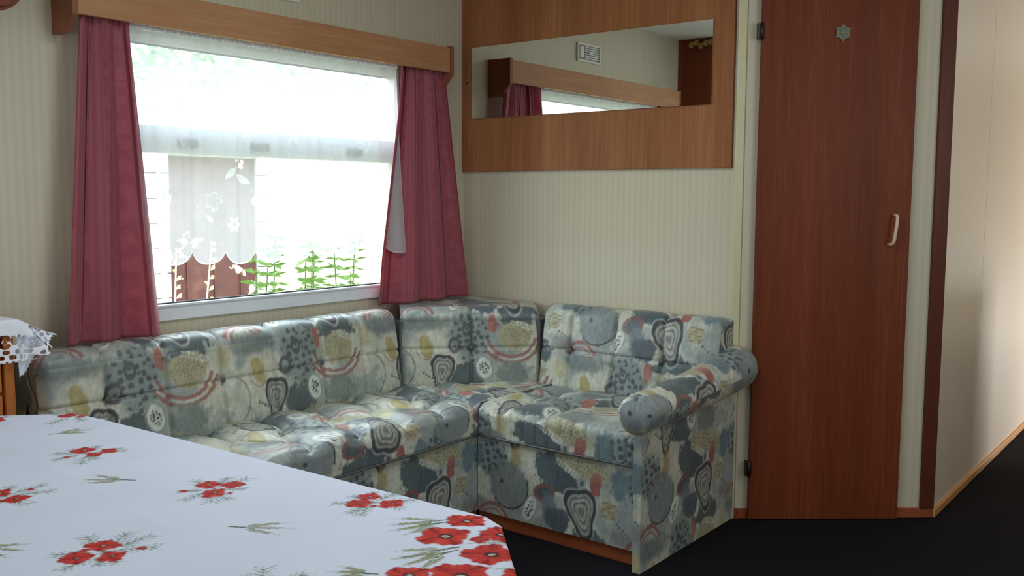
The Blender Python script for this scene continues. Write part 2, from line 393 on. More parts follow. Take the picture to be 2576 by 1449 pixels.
    x, y = loc(.555, .115, -8); put(np.where((np.abs(x) < .03) & (np.abs(y) < .03), np.clip(.5 + 6*(np.cos(y*2*math.pi/.0115) - .75), 0, 1), 0), (126, 108, 74), .75)
    dotline(.585, .075, .645, .035, 6, .0042, dk); blob(.60, .21, .035, .055, (112, 136, 146), rough=.4, soft=.012)
    blob(.61, .03, .05, .03, (150, 150, 146), rough=.3, soft=.02); ring(.06, -.035, .075, .014, (170, 92, 86), 20, 160, .85); ring(.06, -.035, .055, .008, (170, 92, 86), 20, 160, .7)
    g_ = c.mean(-1, keepdims=True); c = g_*np.array((.985, 1.0, .985)) + (c - g_)*.74
    c = c*(.86 + .24*n3[..., None])*(.93 + .14*n2[..., None])
    return lin(np.clip(c, 0, 250))

# ------------------------------------------------------------------ room shell
def uvbox(name, pieces, mat, u_axis, parent=None):
    """wall of boxes; UV u = metres along the wall, v = height"""
    bm = bmesh.new(); uvl = bm.loops.layers.uv.new('UVMap')
    for lo, hi in pieces: box(bm, lo, hi)
    for f in bm.faces:
        for l in f.loops: l[uvl].uv = (l.vert.co.dot(u_axis), l.vert.co.z)
    return from_bm(name, bm, mat, parent)
X, Yv = Vector((1, 0, 0)), Vector((0, 1, 0))
H = 2.15
W0, W1, WZ0, WZ1 = -1.70, -0.425, 0.785, 1.765      # window opening in the left wall
tag(uvbox('wall_left', [((-.06, -4.45, 0), (0, W0, H)), ((-.06, W1, 0), (0, .06, H)), ((-.06, W0, 0), (0, W1, WZ0)), ((-.06, W0, WZ1), (0, W1, H))], M['paper'], Yv), kind='structure')
tag(uvbox('wall_back', [((0, 0, 0), (1.35, .06, H))], M['paper'], X), kind='structure')
D0 = Vector((1.35, 0, 0)); DV = Vector((.58, .479, 0)).normalized(); DN = Vector((DV.y, -DV.x, 0)); DL = Vector((.58, .479, 0)).length
MD = Matrix(((DV.x, DN.x, 0, D0.x), (DV.y, DN.y, 0, D0.y), (0, 0, 1, 0), (0, 0, 0, 1)))   # (along, out, up) -> world
bm = bmesh.new(); uvl = bm.loops.layers.uv.new('UVMap'); box(bm, (0, -.06, 0), (DL, 0, H))
for f in bm.faces:
    for l in f.loops: l[uvl].uv = (l.vert.co.x + .01, l.vert.co.z)
bm.transform(MD); bmesh.ops.recalc_face_normals(bm, faces=bm.faces[:])
tag(from_bm('wall_diagonal', bm, M['paper']), kind='structure')
hall = empty('wall_corridor', (1.93, .479, 0), kind='structure')
for y0, y1 in ((.482, 1.128), (1.132, 2.38), (2.384, 3.63), (3.634, 5.2)):
    block('panel', (1.87, y0, 0), (1.93, y1, H), M['hall'], hall, .0015)
block('panel_backing', (1.86, .5, 0), (1.9265, 5.2, H), M['grey'], hall)
tag(uvbox('wall_right', [((3.7, -4.45, 0), (3.76, 5.2, H))], M['paper'], Yv), kind='structure')
tag(uvbox('wall_front', [((-.06, -4.46, 0), (3.76, -4.40, H))], M['paper'], X), kind='structure')
tag(uvbox('wall_added_shade', [((2.45, 1.86, 0), (3.7, 1.94, .70))], M['paper'], X), kind='structure')  # unseen low wall, added to shade the near end of the corridor
tag(uvbox('wall_end', [((1.86, 5.2, 0), (3.76, 5.26, H))], M['paper'], X), kind='structure')
tag(block('floor', (-.06, -4.46, -.08), (3.76, 5.26, 0), M['carpet']), kind='structure')
tag(block('ceiling', (-.06, -4.46, H), (3.76, 5.26, H+.08), M['ceil']), kind='structure')
# strips and skirting
tag(block('trim_1', (-.012, -.002, 0), (.020, .010, H), M['cream'], bev=.003, M=MD @ Matrix.Translation((-.026, 0, 0))), kind='structure')
tag(block('trim_2', (DL-.051, -.001, .036), (DL+.001, .014, H), M['darktrim'], bev=.002, M=MD), kind='structure')
tag(block('baseboard_diagonal', (.0, -.001, 0), (DL, .010, .037), M['plinth'], bev=.002, M=MD), kind='structure')
bb = tag(block('baseboard_corridor', (1.925, .474, 0), (1.942, 5.2, .030), M['light_wood'], bev=.003), kind='structure')
tag(block('baseboard_back', (1.345, -.010, 0), (1.362, .001, .037), M['plinth']), kind='structure')

# window in the left wall
win = empty('window_1', (0, -1.06, WZ0), kind='structure')
def fr(name, lo, hi, mat='pvc', bev=.003): return block(name, lo, hi, M[mat], win, bev)
fr('frame_bottom', (-.05, W0, WZ0), (.012, W1, .838)); fr('frame_top', (-.05, W0, 1.700), (.012, W1, WZ1))
fr('frame_side', (-.05, W0, .838), (.012, W0+.05, 1.700)); fr('frame_side', (-.028, W1-.022, .838), (.012, W1+.004, 1.700))
fr('mullion', (-.045, W0+.05, 1.336), (.014, W1-.022, 1.405))
fr('sash_bottom', (-.04, W0+.05, 1.405), (.004, W1-.022, 1.425)); fr('sash_top', (-.04, W0+.05, 1.682), (.004, W1-.022, 1.700))
fr('gasket', (-.006, W0+.05, .838), (.000, W1-.022, .8445), 'rubber', 0); fr('gasket', (-.006, W0+.05, 1.676), (.000, W1-.022, 1.682), 'rubber', 0)
fr('lip', (-.004, W0, .832), (.020, W1, .840), 'pvc', .002)
fr('pane', (-.012, W0+.05, .838), (-.009, W1-.022, 1.336), 'glass', 0); fr('pane', (-.012, W0+.05, 1.425), (-.009, W1-.022, 1.682), 'glass', 0)
for y in (-1.42, -1.13, -.68):
    h = block('sash_latch', (.012, y-.035, 1.355), (.034, y+.035, 1.385), M['grey'], win, .006)

# door, its hardware, trims
door = tag(block('door_1', (.042, .0105, .004), (.606, .030, 2.08), M['door'], bev=.0012, M=MD), kind='structure')
hp = [MD @ Vector((.528 + .010*t, .029 + d, z)) for d, z, t in ((0, 1.034, 0), (.018, 1.035, .4), (.029, 1.040, .6), (.033, 1.052, .8), (.033, 1.088, 1.2), (.033, 1.126, 1.6), (.029, 1.137, 1.7), (.018, 1.141, 1.7), (0, 1.142, 1.7))]
hd = tube('door_handle', hp, .0062, M['beige'], door, 10); tag(hd, 'beige bow handle')
for z in (1.792, .197):
    hg = block('hinge', (.026, .010, z-.028), (.050, .0325, z+.028), M['brass'], door, .003, MD)
    bm = bmesh.new(); tube_bm(bm, [MD @ Vector((.040, .033, z-.030)), MD @ Vector((.040, .033, z+.030))], .0055, 10); from_bm('hinge_pin', bm, M['brass'], hg, True)

# ------------------------------------------------------------------ outside
tag(block('ground', (-30, -25, -.62), (-.2, 30, -.50), M['soil']), kind='structure')
house = empty('outbuilding', (-3.5, .8, -.5), 'white blockwork outbuilding with a rusty sheet door outside the window', 'building')
block('wall_core', (-3.9, -3.2, -.5), (-3.515, .70, 1.66), M['mortar'], house); block('wall_core', (-3.9, 1.50, -.5), (-3.515, 1.62, 1.66), M['mortar'], house)
block('wall_core', (-3.9, .70, 1.49), (-3.515, 1.50, 1.66), M['mortar'], house)
bm0 = bmesh.new(); box(bm0, (0, -.2, 0), (.05, .2, .1755)); bmesh.ops.bevel(bm0, geom=bm0.edges[:], offset=.004, segments=1, affect='EDGES')
mb = bpy.data.meshes.new('brick'); bm0.to_mesh(mb); bm0.free(); mb.materials.append(M['block'])
for r in range(11):
    z = -.29 + .1835*r - .183
    y = .695 - (.205 if r % 2 else 0)
    if r % 2:
        o = bpy.data.objects.new('brick', mb); COL.objects.link(o); o.location = (-3.515, .595, z); o.scale = (1, .49, 1); adopt(o, house)
    while y > -1.6:
        o = bpy.data.objects.new('brick', mb); COL.objects.link(o); o.location = (-3.515 + random.uniform(-.004, .004), y - .2, z); adopt(o, house); y -= .408
    o = bpy.data.objects.new('brick', mb); COL.objects.link(o); o.location = (-3.515, 1.561, z); o.scale = (1, .28, 1); adopt(o, house)
block('roof', (-4.2, -3.4, 1.66), (-3.35, 1.75, 1.73), M['block'], house, .01)
rd = block('door', (-3.56, .715, -.5), (-3.52, 1.485, 1.48), M['rust'], house, .004); tag(rd, 'rusty red sheet door')
for y in (.86, 1.1, 1.34): block('rib', (-3.522, y-.006, -.5), (-3.510, y+.006, 1.48), M['rust'], rd)

def leaf_quads(bm, c, d, ln, wd, nrm):
    d = d.normalized(); s = d.cross(nrm).normalized()*wd; t = nrm.normalized()
    a = bm.verts.new(c); b = bm.verts.new(c + d*ln*.45 + s + t*.01); e = bm.verts.new(c + d*ln); f = bm.verts.new(c + d*ln*.45 - s + t*.01)
    g = bm.verts.new(c + d*ln*.5 - t*.008)
    for tri in ((a, b, g), (b, e, g), (e, f, g), (f, a, g)): bm.faces.new(tri)
def rv(): return Vector((random.uniform(-1, 1), random.uniform(-1, 1), random.uniform(-.3, .6)))
def nettle(x, y, top, order):
    o = empty('nettle_plant', (x, y, -.5), order + ' green leafy weed right of the rusty door outside the window', 'plant', 'green weeds outside the window')
    sx, sy = random.uniform(-.08, .08), random.uniform(-.08, .08)
    pts = [(x, y, -.5), (x+sx*.4, y+sy*.4, (top-.5)*.5), (x+sx, y+sy, top)]
    tube('stem', pts, [.010, .007, .003], M['leaf'], o, 6)
    bm = bmesh.new()
    z = -.2
    while z < top:
        t = (z+.5)/(top+.5); c = Vector((x+sx*t, y+sy*t, z)); a = random.uniform(0, 6.28)
        for k in range(4):
            an = a + k*1.57; d = Vector((math.cos(an), math.sin(an), random.uniform(-.35, .25))); leaf_quads(bm, c, d, random.uniform(.09, .16)*(1.15-.5*t), .030, Vector((0, 0, 1)) + rv()*.4)
        z += .065
    lo = from_bm('leaves', bm, M['leaf'], o); lo['kind'] = 'stuff'
weeds = [(-1.5, .02, .90), (-2.1, .42, .88), (-2.7, .98, .92), (-1.5, .34, .94), (-2.1, .78, .80), (-2.7, 1.36, .84), (-1.5, .66, .74), (-2.1, 1.14, .88), (-2.7, 1.74, .92), (-1.5, .98, .90)]
weeds.sort(key=lambda p: (Vector((p[0], p[1], .7))-cam.location).dot(RIGHT)/(Vector((p[0], p[1], .7))-cam.location).dot(FWD))
for (x, y, t), order in zip(weeds, ('first', 'second', 'third', 'fourth', 'fifth', 'sixth', 'seventh', 'eighth', 'ninth', 'tenth', 'eleventh', 'twelfth')):
    nettle(x, y, t, order)
def drystalk(y0, lean, top, label):
    o = empty('dry_stalk', (-1.7, y0, -.5), label, 'plant')
    tube('stem', [(-1.7, y0, -.5), (-1.7, y0+lean*.5, .4), (-1.7, y0+lean, top)], [.008, .006, .003], M['straw'], o, 6)
    z = .55
    while z < top:
        t = (z+.5)/(top+.5); bm = bmesh.new(); sgn = random.choice((-1, 1))
        leaf_quads(bm, Vector((-1.7, y0+lean*t, z)), Vector((random.uniform(-.3, .3), sgn, random.uniform(.2, 1.2))), random.uniform(.025, .05), .012, Vector((1, 0, .2))); from_bm('leaf', bm, M['straw'], o); z += random.uniform(.03, .06)
drystalk(-.44, .06, .92, 'pale dry weed stalk at the left edge of the rusty door outside')
drystalk(-.30, .14, .95, 'pale dry leafy stalk leaning right before the middle of the rusty door outside')
bt = empty('sapling', (-1.9, -.34, -.5), 'slim pale barked sapling trunk left of the rusty door outside', 'tree')
tube('trunk', [(-1.9, -.34, -.5), (-1.9, -.33, .5), (-1.89, -.36, 1.5)], [.022, .018, .010], M['bark'], bt, 8)
def tree(x, y, h, r, label):
    o = empty('garden_tree', (x, y, -.5), label, 'tree')
    tube('trunk', [(x, y, -.5), (x+.1, y, h*.5), (x, y+.1, h)], [.14, .10, .05], M['bark'], o, 8)
    bm = bmesh.new()
    for k in range(420):
        p = rv(); p.z = random.uniform(-1, 1); p.normalize(); p *= r*random.random()**.4
        c = Vector((x, y, h)) + Vector((p.x, p.y, p.z*.9)); leaf_quads(bm, c, rv(), .22, .07, rv()+Vector((0, 0, .8)))
    lo = from_bm('crown', bm, M['tree'], o); lo['kind'] = 'stuff'
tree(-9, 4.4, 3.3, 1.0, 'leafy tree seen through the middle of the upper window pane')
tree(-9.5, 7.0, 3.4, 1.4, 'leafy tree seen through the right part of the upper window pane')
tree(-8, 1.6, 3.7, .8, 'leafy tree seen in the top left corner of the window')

# ------------------------------------------------------------------ wall panel, mirror, pelmet, vent, wall cupboard, plate, star
wp = empty('wall_panel', (.65, 0, 1.31), 'large reddish wood panel fixed on the striped back wall above the sofa', 'panel')
block('board', (.003, -.016, 1.31), (1.305, -.001, H-.002), M['panel'], wp, .0015)
tube('screw_cap', [(.032, -.0155, 1.70), (.032, -.018, 1.70)], .0045, M['dark'], wp, 10)
mi = tag(block('mirror', (.066, -.022, 1.543), (1.222, -.0165, 1.850), M['mirror'], None, 0), 'long frameless wall mirror mounted on the reddish wood panel', 'mirror')
pel = empty('curtain_pelmet', (0, -1.03, 1.72), 'light oak box pelmet with angled ends over the window', 'pelmet')
block('front_board', (.108, -1.832, 1.717), (.124, -.231, 1.820), M['oak'], pel, .002)
endp = [(.001, 1.668), (.001, 1.823), (.124, 1.823), (.124, 1.716), (.072, 1.668)]
endp2 = [(.001, 1.655), (.001, 1.826), (.130, 1.826), (.130, 1.709), (.075, 1.655)]
def endboard(y0, y1, pts, mat):
    bm = bmesh.new(); A = [bm.verts.new((x, y0, z)) for x, z in pts]; B = [bm.verts.new((x, y1, z)) for x, z in pts]; n = len(pts)
    bm.faces.new(A); bm.faces.new(B[::-1])
    for i in range(n): bm.faces.new((A[i], B[i], B[(i+1) % n], A[(i+1) % n]))
    bmesh.ops.recalc_face_normals(bm, faces=bm.faces[:]); from_bm('end_board', bm, mat, pel)
endboard(-1.848, -1.832, endp, M['oakend']); endboard(-.231, -.213, endp2, M['oakend'])
block('curtain_rail', (.045, -1.83, 1.752), (.098, -.233, 1.768), M['white'], pel, .003)
vt = empty('air_vent', (0, -1.04, 1.95), 'small white rectangular air vent on the striped wall above the window', 'vent')
for lo, hi in (((.001, -1.15, 1.905), (.014, -.93, 1.916)), ((.001, -1.15, 1.990), (.014, -.93, 2.001)), ((.001, -1.15, 1.916), (.014, -1.137, 1.990)), ((.001, -.943, 1.916), (.014, -.93, 1.990))):
    block('frame', lo, hi, M['white'], vt, .002)
block('plate', (.001, -1.137, 1.916), (.006, -.943, 1.990), M['grey'], vt)
for k in range(6): block('slat', (.004, -1.13, 1.922+k*.0115), (.011, -1.00, 1.928+k*.0115), M['white'], vt)
block('slider', (.004, -.990, 1.925), (.012, -.955, 1.982), M['white'], vt, .002)
block('slider_knob', (.010, -1.06, 1.945), (.018, -1.03, 1.960), M['white'], vt, .002)

cup = empty('wall_cupboard', (.12, -2.5, 1.67), 'reddish overhead wall cupboard with a rounded lower corner at the top left', 'cupboard')
def rounded(y0, y1, z0, z1, r):
    return [(y0, z1), (y0, z0)] + [(y1-r+r*math.sin(a), z0+r-r*math.cos(a)) for a in np.linspace(0, math.pi/2, 14)] + [(y1, z1)]
CY, CZ = -2.034, 1.672
prism('body', rounded(-3.0, CY, CZ, H-.002, .075), 0, .002, .232, M['door'], cup)
dr = prism('door', rounded(-2.99, CY-.008, CZ+.008, H-.008, .070), 0, .2325, .248, M['door'], cup, .002)
prism('edge_strip', [(.236, CY-.006), (.250, CY-.006), (.250, CY+.002), (.236, CY+.002)], 2, CZ+.075, H-.003, M['light_wood'], cup)
prism('door_panel', rounded(-2.96, CY-.030, CZ+.030, H-.03, .052), 0, .2485, .252, M['door'], dr, .0012)
tube('knob', [(.252, -2.5, 1.72), (.268, -2.5, 1.72)], .010, M['beige'], dr, 10)
gar = empty('flower_garland', (.15, CY+.02, 2.12), 'pale yellow flower garland hung along the top of the wall cupboard side', 'garland')
tube('cord', [(.09 + .03*i, CY+.006, 2.118 + .010*math.sin(i*2.2)) for i in range(6)], .003, M['straw'], gar, 6)
for i in range(5):
    bm = bmesh.new(); c = Vector((.10 + .032*i, CY+.012, 2.112 + .012*math.sin(i*2.2)))
    for k in range(7):
        a = k*6.283/7; leaf_quads(bm, c, Vector((math.cos(a), .35, math.sin(a))), .024, .009, Vector((0, 1, 0)))
    from_bm('blossom', bm, M['yellow'], gar)

st = empty('star_ornament', tuple(MD @ Vector((.331, .031, 1.788))), 'small pale six pointed star ornament stuck high on the brown door', 'ornament')
def starpts(R, r, rot=90): return [((R if k % 2 == 0 else r)*math.cos(math.radians(rot+30*k)), (R if k % 2 == 0 else r)*math.sin(math.radians(rot+30*k))) for k in range(12)]
bm = bmesh.new(); A = [bm.verts.new(MD @ Vector((.331+x, .0305, 1.788+z))) for x, z in starpts(.029, .019)]; B = [bm.verts.new(MD @ Vector((.331+x, .034, 1.788+z))) for x, z in starpts(.028, .018)]
bm.faces.new(A); bm.faces.new(B)
for i in range(12): bm.faces.new((A[i], A[(i+1) % 12], B[(i+1) % 12], B[i]))
bmesh.ops.recalc_face_normals(bm, faces=bm.faces[:]); from_bm('star_plate', bm, M['teal'], st)
tube('star_rim', [MD @ Vector((.331+x, .034, 1.788+z)) for x, z in starpts(.030, .0195)], .0019, M['bronze'], st, 6, True)
for k in range(6):
    a = math.radians(60*k); tube('star_ray', [MD @ Vector((.331+.006*math.cos(a), .0345, 1.788+.006*math.sin(a))), MD @ Vector((.331+.019*math.cos(a), .0345, 1.788+.019*math.sin(a)))], .0013, M['bronze'], st, 6)
tube('star_hub', [MD @ Vector((.331, .033, 1.788)), MD @ Vector((.331, .037, 1.788))], .006, M['bronze'], st, 12)

# ------------------------------------------------------------------ curtains and net
def curtain(name, label, yt, yb, zt, zb, xc, phases, loose, side):
    n, k = 260, 90
    s = np.linspace(0, 1, n)[:, None]; t = np.linspace(0, 1, k)[None, :]          # t: 0 top, 1 bottom
    y = (yt[0] + (yt[1]-yt[0])*s)*(1-t) + (yb[0] + (yb[1]-yb[0])*s)*t
    bend = np.zeros((n, k)); fold = np.zeros((n, k))
    for f, a, ph in phases:
        if f > 4: fold += a*np.sin(2*np.pi*f*s + ph + .5*t)*(1-.75*t)
        else:
            fold += a*np.tanh(2.4*np.sin(2*np.pi*f*s + ph + .35*t))*(.45+.55*t)
            bend += 1.1*a*np.sin(4*np.pi*f*s + 2*ph + .7*t)
    x = xc + fold*(1-.2*np.exp(-t*14)) + loose(s, t)
    y = y + bend*.55
    top = np.clip(1 - t/.06, 0, 1)
    x = x + .004*np.sin(2*np.pi*22*s)*top
    z = zt + (zb-zt)*t + 0*s + side(s)*t
    x = np.maximum(x, .022)
    P = np.stack([x, y, z + 0*x], -1)
    o = gridmesh(name, [(P, None, False)], M['rose'])
    me = o.data; uv = me.uv_layers.new(name='UVMap'); li = np.empty(len(me.loops), np.int32); me.loops.foreach_get('vertex_index', li)
    W = 1.6*(yb[1]-yb[0]); UVv = np.stack([np.broadcast_to(s*W, (n, k)), z + 0*s], -1).reshape(-1, 2)[li]
    uv.data.foreach_set('uv', UVv.astype(np.float32).ravel())
    md = o.modifiers.new('thick', 'SOLIDIFY'); md.thickness = .0016; md.offset = 0
    return tag(o, label, 'curtain')
curtain('curtain', 'dusty rose curtain at the left side of the window', (-1.815, -1.652), (-1.905, -1.592), 1.740, .7560, .084,
        [(2.4, .024, .5), (6.5, .008, 2.0)], lambda s, t: .004*np.sin(9*s)*t + .022*np.exp(-((s-1)/.12)**2)*t, lambda s: .000*s)
curtain('curtain', 'dusty rose curtain at the right side of the window by the corner', (-.478, -.232), (-.585, -.075), 1.740, .7590, .082,
        [(3.0, .022, 2.0), (7.2, .010, .4)], lambda s, t: -.040*np.exp(-((s-.02)/.16)**2)*np.clip(t*1.6-.3, 0, 1), lambda s: .004*s)

n, k = 520, 330
s = np.linspace(0, 1, n)[:, None]; t = np.linspace(0, 1, k)[None, :]
y = -1.655 + 1.160*s + .035*s*t**1.5*(s > .9)*(s-.9)*10
zb = .966 + .040*(1 - np.abs(np.sin(np.pi*(y + 1.574)/.127)))**1.5 + .006*np.sin(7*y)
z = 1.742*(1-t) + zb*t
x = .068 + .0045*np.sin(2*np.pi*7*s + 1.2*t) + .003*np.sin(2*np.pi*19*s) + .022*np.exp(-((s-.985)/.02)**2)*t - .010*np.exp(-((s-.945)/.018)**2)*t
wy, wz = y + 0*z, z
dens = .52 + .08*fbm(wy*30, wz*30) + 0*z
def npetals(cy, cz, r, n, op=.35, hollow=False, rot=0):
    global dens
    dy, dz = wy-cy, wz-cz; rr = np.hypot(dy, dz); an = np.arctan2(dz, dy)+rot
    edge = r*(.45 + .55*np.abs(np.cos(an*n/2)))
    mk = np.clip((.003 - np.abs(rr-edge))/.002, 0, 1) if hollow else np.clip((edge-rr)/.003, 0, 1)*np.clip((rr-r*.18)/.003, 0, 1)
    dens = np.maximum(dens, (.62+.37*min(1, op*3.2))*mk*(.97+.03*np.sin(dy*900)))
def nleaf(cy, cz, a, b, rot, op=.35):
    global dens
    c, s_ = math.cos(math.radians(rot)), math.sin(math.radians(rot)); dy, dz = wy-cy, wz-cz; p = (dy*c+dz*s_)/a; q_ = (-dy*s_+dz*c)/b
    mk = np.clip((1-np.abs(p)**1.5-np.abs(q_))*6, 0, 1); dens = np.maximum(dens, .99*mk*(.90+.10*np.sign(np.sin(dz*700))))
for a in ((-1.419, 1.601, .060, 5, .22), (-1.267, 1.531, .055, 8, .16), (-1.205, 1.428, .045, 8, .3), (-.902, 1.59, .05, 5, .2), (-.835, 1.56, .055, 8, .3), (-.665, 1.406, .040, 8, .3),
          (-1.153, 1.181, .055, 4, .4), (-.947, 1.203, .055, 5, .36), (-1.02, 1.42, .04, 6, .25), (-.60, 1.25, .05, 5, .3), (-.72, 1.08, .05, 6, .3), (-1.28, 1.10, .03, 6, .3)): npetals(*a)
for a in ((-1.43, 1.376, .048, 4, .3, True), (-.81, 1.36, .05, 4, .3, True), (-.81, 1.30, .03, 5, .3, True), (-1.05, 1.31, .035, 4, .3, True), (-1.36, 1.18, .03, 5, .3, True), (-.62, 1.56, .045, 5, .25, True)): npetals(*a)
for a in ((-1.29, 1.275, .035, .014, 40), (-1.24, 1.255, .04, .016, -25), (-1.373, 1.122, .022, .010, -40), (-1.428, 1.05, .035, .011, 12), (-1.10, 1.07, .03, .011, 30), (-.86, 1.05, .034, .012, -20), (-.66, 1.18, .03, .011, 35), (-1.53, 1.18, .03, .012, 60)): nleaf(*a)
nleaf(-1.523, 1.505, .022, .020, 90, .25)
stem = np.clip((.0025-np.abs(wy+1.523))/.0015, 0, 1)*((wz < 1.50) & (wz > 1.22)); dens = np.maximum(dens, .95*stem)
hem = np.clip((.010 - (z - zb))/.004, 0, 1); dens = np.maximum(dens, .80*hem)
dens = np.maximum(dens, .72*np.clip((t - 0) < .012, 0, 1)); dens = np.maximum(dens, .74*np.clip((s - .992)/.003, 0, 1))
dens = dens + .26*np.clip((s-.935)/.03, 0, 1)
net = gridmesh('net_curtain', [(np.stack([x + 0*z, y + 0*z, z], -1), np.repeat(np.clip(dens, 0, .992)[..., None], 3, -1), False)], M['net'])
tag(net, 'sheer white flowered net curtain with scalloped hem across the window', 'net curtain')
ht = tube('heading_tape', [(.070+.004*math.sin(i*1.9), -1.65+1.155*i/160, 1.716+.003*math.sin(i*2.7)) for i in range(161)], .0075, M['lace'], net, 6)

# ------------------------------------------------------------------ sofa
sofa = empty('corner_sofa', (.65, -.65, 0), 'L-shaped corner sofa in blue grey cream and red abstract print under the window', 'sofa')
def arcpts(c, r, a0, a1, n): return [(c[0]+r*math.cos(math.radians(a)), c[1]+r*math.sin(math.radians(a))) for a in np.linspace(a0, a1, n)]
def resample(pts, step):
    p = np.array(pts, float); d = np.r_[0, np.cumsum(np.hypot(*np.diff(p, axis=0).T))]
    nn = max(2, int(d[-1]/step)); sN = np.linspace(0, d[-1], nn)
    q_ = np.stack([np.interp(sN, d, p[:, 0]), np.interp(sN, d, p[:, 1])], 1)
    tg = np.gradient(q_, axis=0); tg /= np.linalg.norm(tg, axis=1)[:, None]
    return q_, np.stack([tg[:, 1], -tg[:, 0]], 1), sN      # points, outward normals (right of travel), arc length
def back_profile(top=.743):
    # (distance from wall, height): up the front, over the top, down behind
    return [(.185, .425), (.190, .45), (.176, .56), (.156, .70)] + arcpts((.106, top-.048), .048, 5, 90, 9) + [(.03, top), (.014, top-.014), (.012, .425)]
def sweep_back(name, A, dirv, nrm, L, seams, buttons, paint_uv, clamp=None, tz=.743, caps=(True, True)):
    q_, nn, sN = resample(back_profile(tz), .0045)
    U = np.linspace(0, L, max(8, int(L/.0045)))
    z0 = q_[:, 1][None, :]; u = U[:, None]
    fr_ = np.clip((q_[:, 0]-.02)/.06, 0, 1)[None, :]
    disp = np.zeros((len(U), len(q_)))
    edges = sorted([0, L] + list(seams))
    for a, b in zip(edges[:-1], edges[1:]):
        inn = (u >= a) & (u <= b); tt = (u-a)/(b-a)
        disp += inn*.010*(1-np.abs(2*tt-1)**3)
    for e in seams: disp -= .015*np.exp(-((u-e)/.0055)**2)
    disp *= fr_
    front = (sN < .30)[None, :]
    disp -= front*(.010*np.exp(-((z0-.592)/.005)**2))
    for e in buttons: disp -= front*.016*np.exp(-(((u-e)**2+(z0-.592)**2)/.022**2))
    edge = np.minimum(u, L-u); disp -= .022*np.clip(1-edge/.030, 0, 1)**2*fr_
    wgt = q_[None, :, 0] + disp*nn[None, :, 0]; zz = q_[None, :, 1] + disp*nn[None, :, 1]
    P = np.zeros((len(U), len(q_), 3))
    P[..., :2] = np.array(A)[None, None, :] + u[..., None]*np.array(dirv)[None, None, :] + wgt[..., None]*np.array(nrm)[None, None, :]
    P[..., 2] = zz
    if clamp is not None: P = clamp(P)
    uu = paint_uv[0] + u*paint_uv[2]; vv = paint_uv[1] + (sN[None, :]-.025)
    pieces = [(P, fabric(uu+0*vv, vv+0*uu), False)]
    for side, on in ((0, caps[0]), (-1, caps[1])):
        if not on: continue
        ring_ = P[side]; cen = ring_.mean(0); rows = [ring_ + (cen-ring_)*f for f in np.linspace(0, 1, 24)]
        R_ = np.stack(rows); uu2 = (R_[..., 0]+R_[..., 1])*1.0 + .4; pieces.append((R_, fabric(uu2, R_[..., 2]), side == 0))
    return gridmesh(name, pieces, M['sofa'], sofa)
seamsL = [.195, .392, .597, .806, 1.02, 1.22]
bl = sweep_back('backrest', (0, -2.003), (0, 1), (1, 0), 1.424, seamsL, (.195, .597, 1.02), (.0, .29, 1))
for e in (.195, .597, 1.02): ball('button', (.166, -2.003+e, .592), .0095, M['sofa_button'] if 'sofa_button' in M else M['piping'], bl, (.5, 1, 1))
bs = sweep_back('backrest', (.556, 0), (1, 0), (0, -1), .780, [.147, .351, .558], (.147, .558), (-.144, -.14, 1), None, .757)
for e in (.147, .558): ball('button', (.556+e, -.166, .592), .0095, M['piping'], bs, (1, .5, 1))
# corner wedge
ca, cb = np.array((.168, -.578)), np.array((.555, -.163)); cd = (cb-ca); cl = np.linalg.norm(cd); cd = cd/cl; cn = np.array((cd[1], -cd[0]))   # faces the room
def wedge():
    pf = [(-.010+.02, .425), (.012, .45), (.002, .56), (-.010, .70)] + arcpts((-.046, .706), .040, 5, 90, 9) + [(-.12, .750), (-.22, .752), (-.31, .754), (-.42, .754)]
    q_, nn, sN = resample(pf, .0045); U = np.linspace(0, cl, int(cl/.0045)); u = U[:, None]
    z0 = q_[None, :, 1]; onf = np.clip((q_[:, 0]+.10)/.05, 0, 1)[None, :]; disp = np.zeros((len(U), len(q_)))
    for a, b in ((0, cl/2), (cl/2, cl)): disp += ((u >= a) & (u <= b))*.010*(1-np.abs(2*(u-a)/(b-a)-1)**3)
    disp -= .012*np.exp(-((u-cl/2)/.006)**2); disp *= onf
    disp -= (sN < .3)[None, :]*(.008*np.exp(-((z0-.590)/.006)**2) + .016*np.exp(-(((u-cl/2)**2+(z0-.59)**2)/.022**2)))
    edge = np.minimum(u, cl-u); disp -= .020*np.clip(1-edge/.025, 0, 1)**2*onf
    wg = q_[None, :, 0]+disp*nn[None, :, 0]; P = np.zeros((len(U), len(q_), 3))
    P[..., :2] = ca + u[..., None]*cd + wg[..., None]*cn; P[..., 2] = q_[None, :, 1]+disp*nn[None, :, 1]
    # widen towards the walls behind, stop at the walls
    P[..., 0] = np.maximum(P[..., 0], .012); P[..., 1] = np.minimum(P[..., 1], -.012)
    return gridmesh('backrest', [(P, fabric(u + .0 + 0*sN[None, :], .29 + sN[None, :]-.02 + 0*u), False)], M['sofa'], sofa)
bc = wedge()
pm = ca + cd*cl/2 + cn*(-.006)
ball('button', (pm[0], pm[1], .590), .0095, M['piping'], bc, (.8, .8, 1))
# blank filler behind the wedge down to the seat
prism('corner_filler', [(.013, -.565), (.155, -.57), (.55, -.158), (.545, -.013), (.013, -.013)], 2, .05, .70, M['sofa_plain'] if 'sofa_plain' in M else M['piping'], sofa)

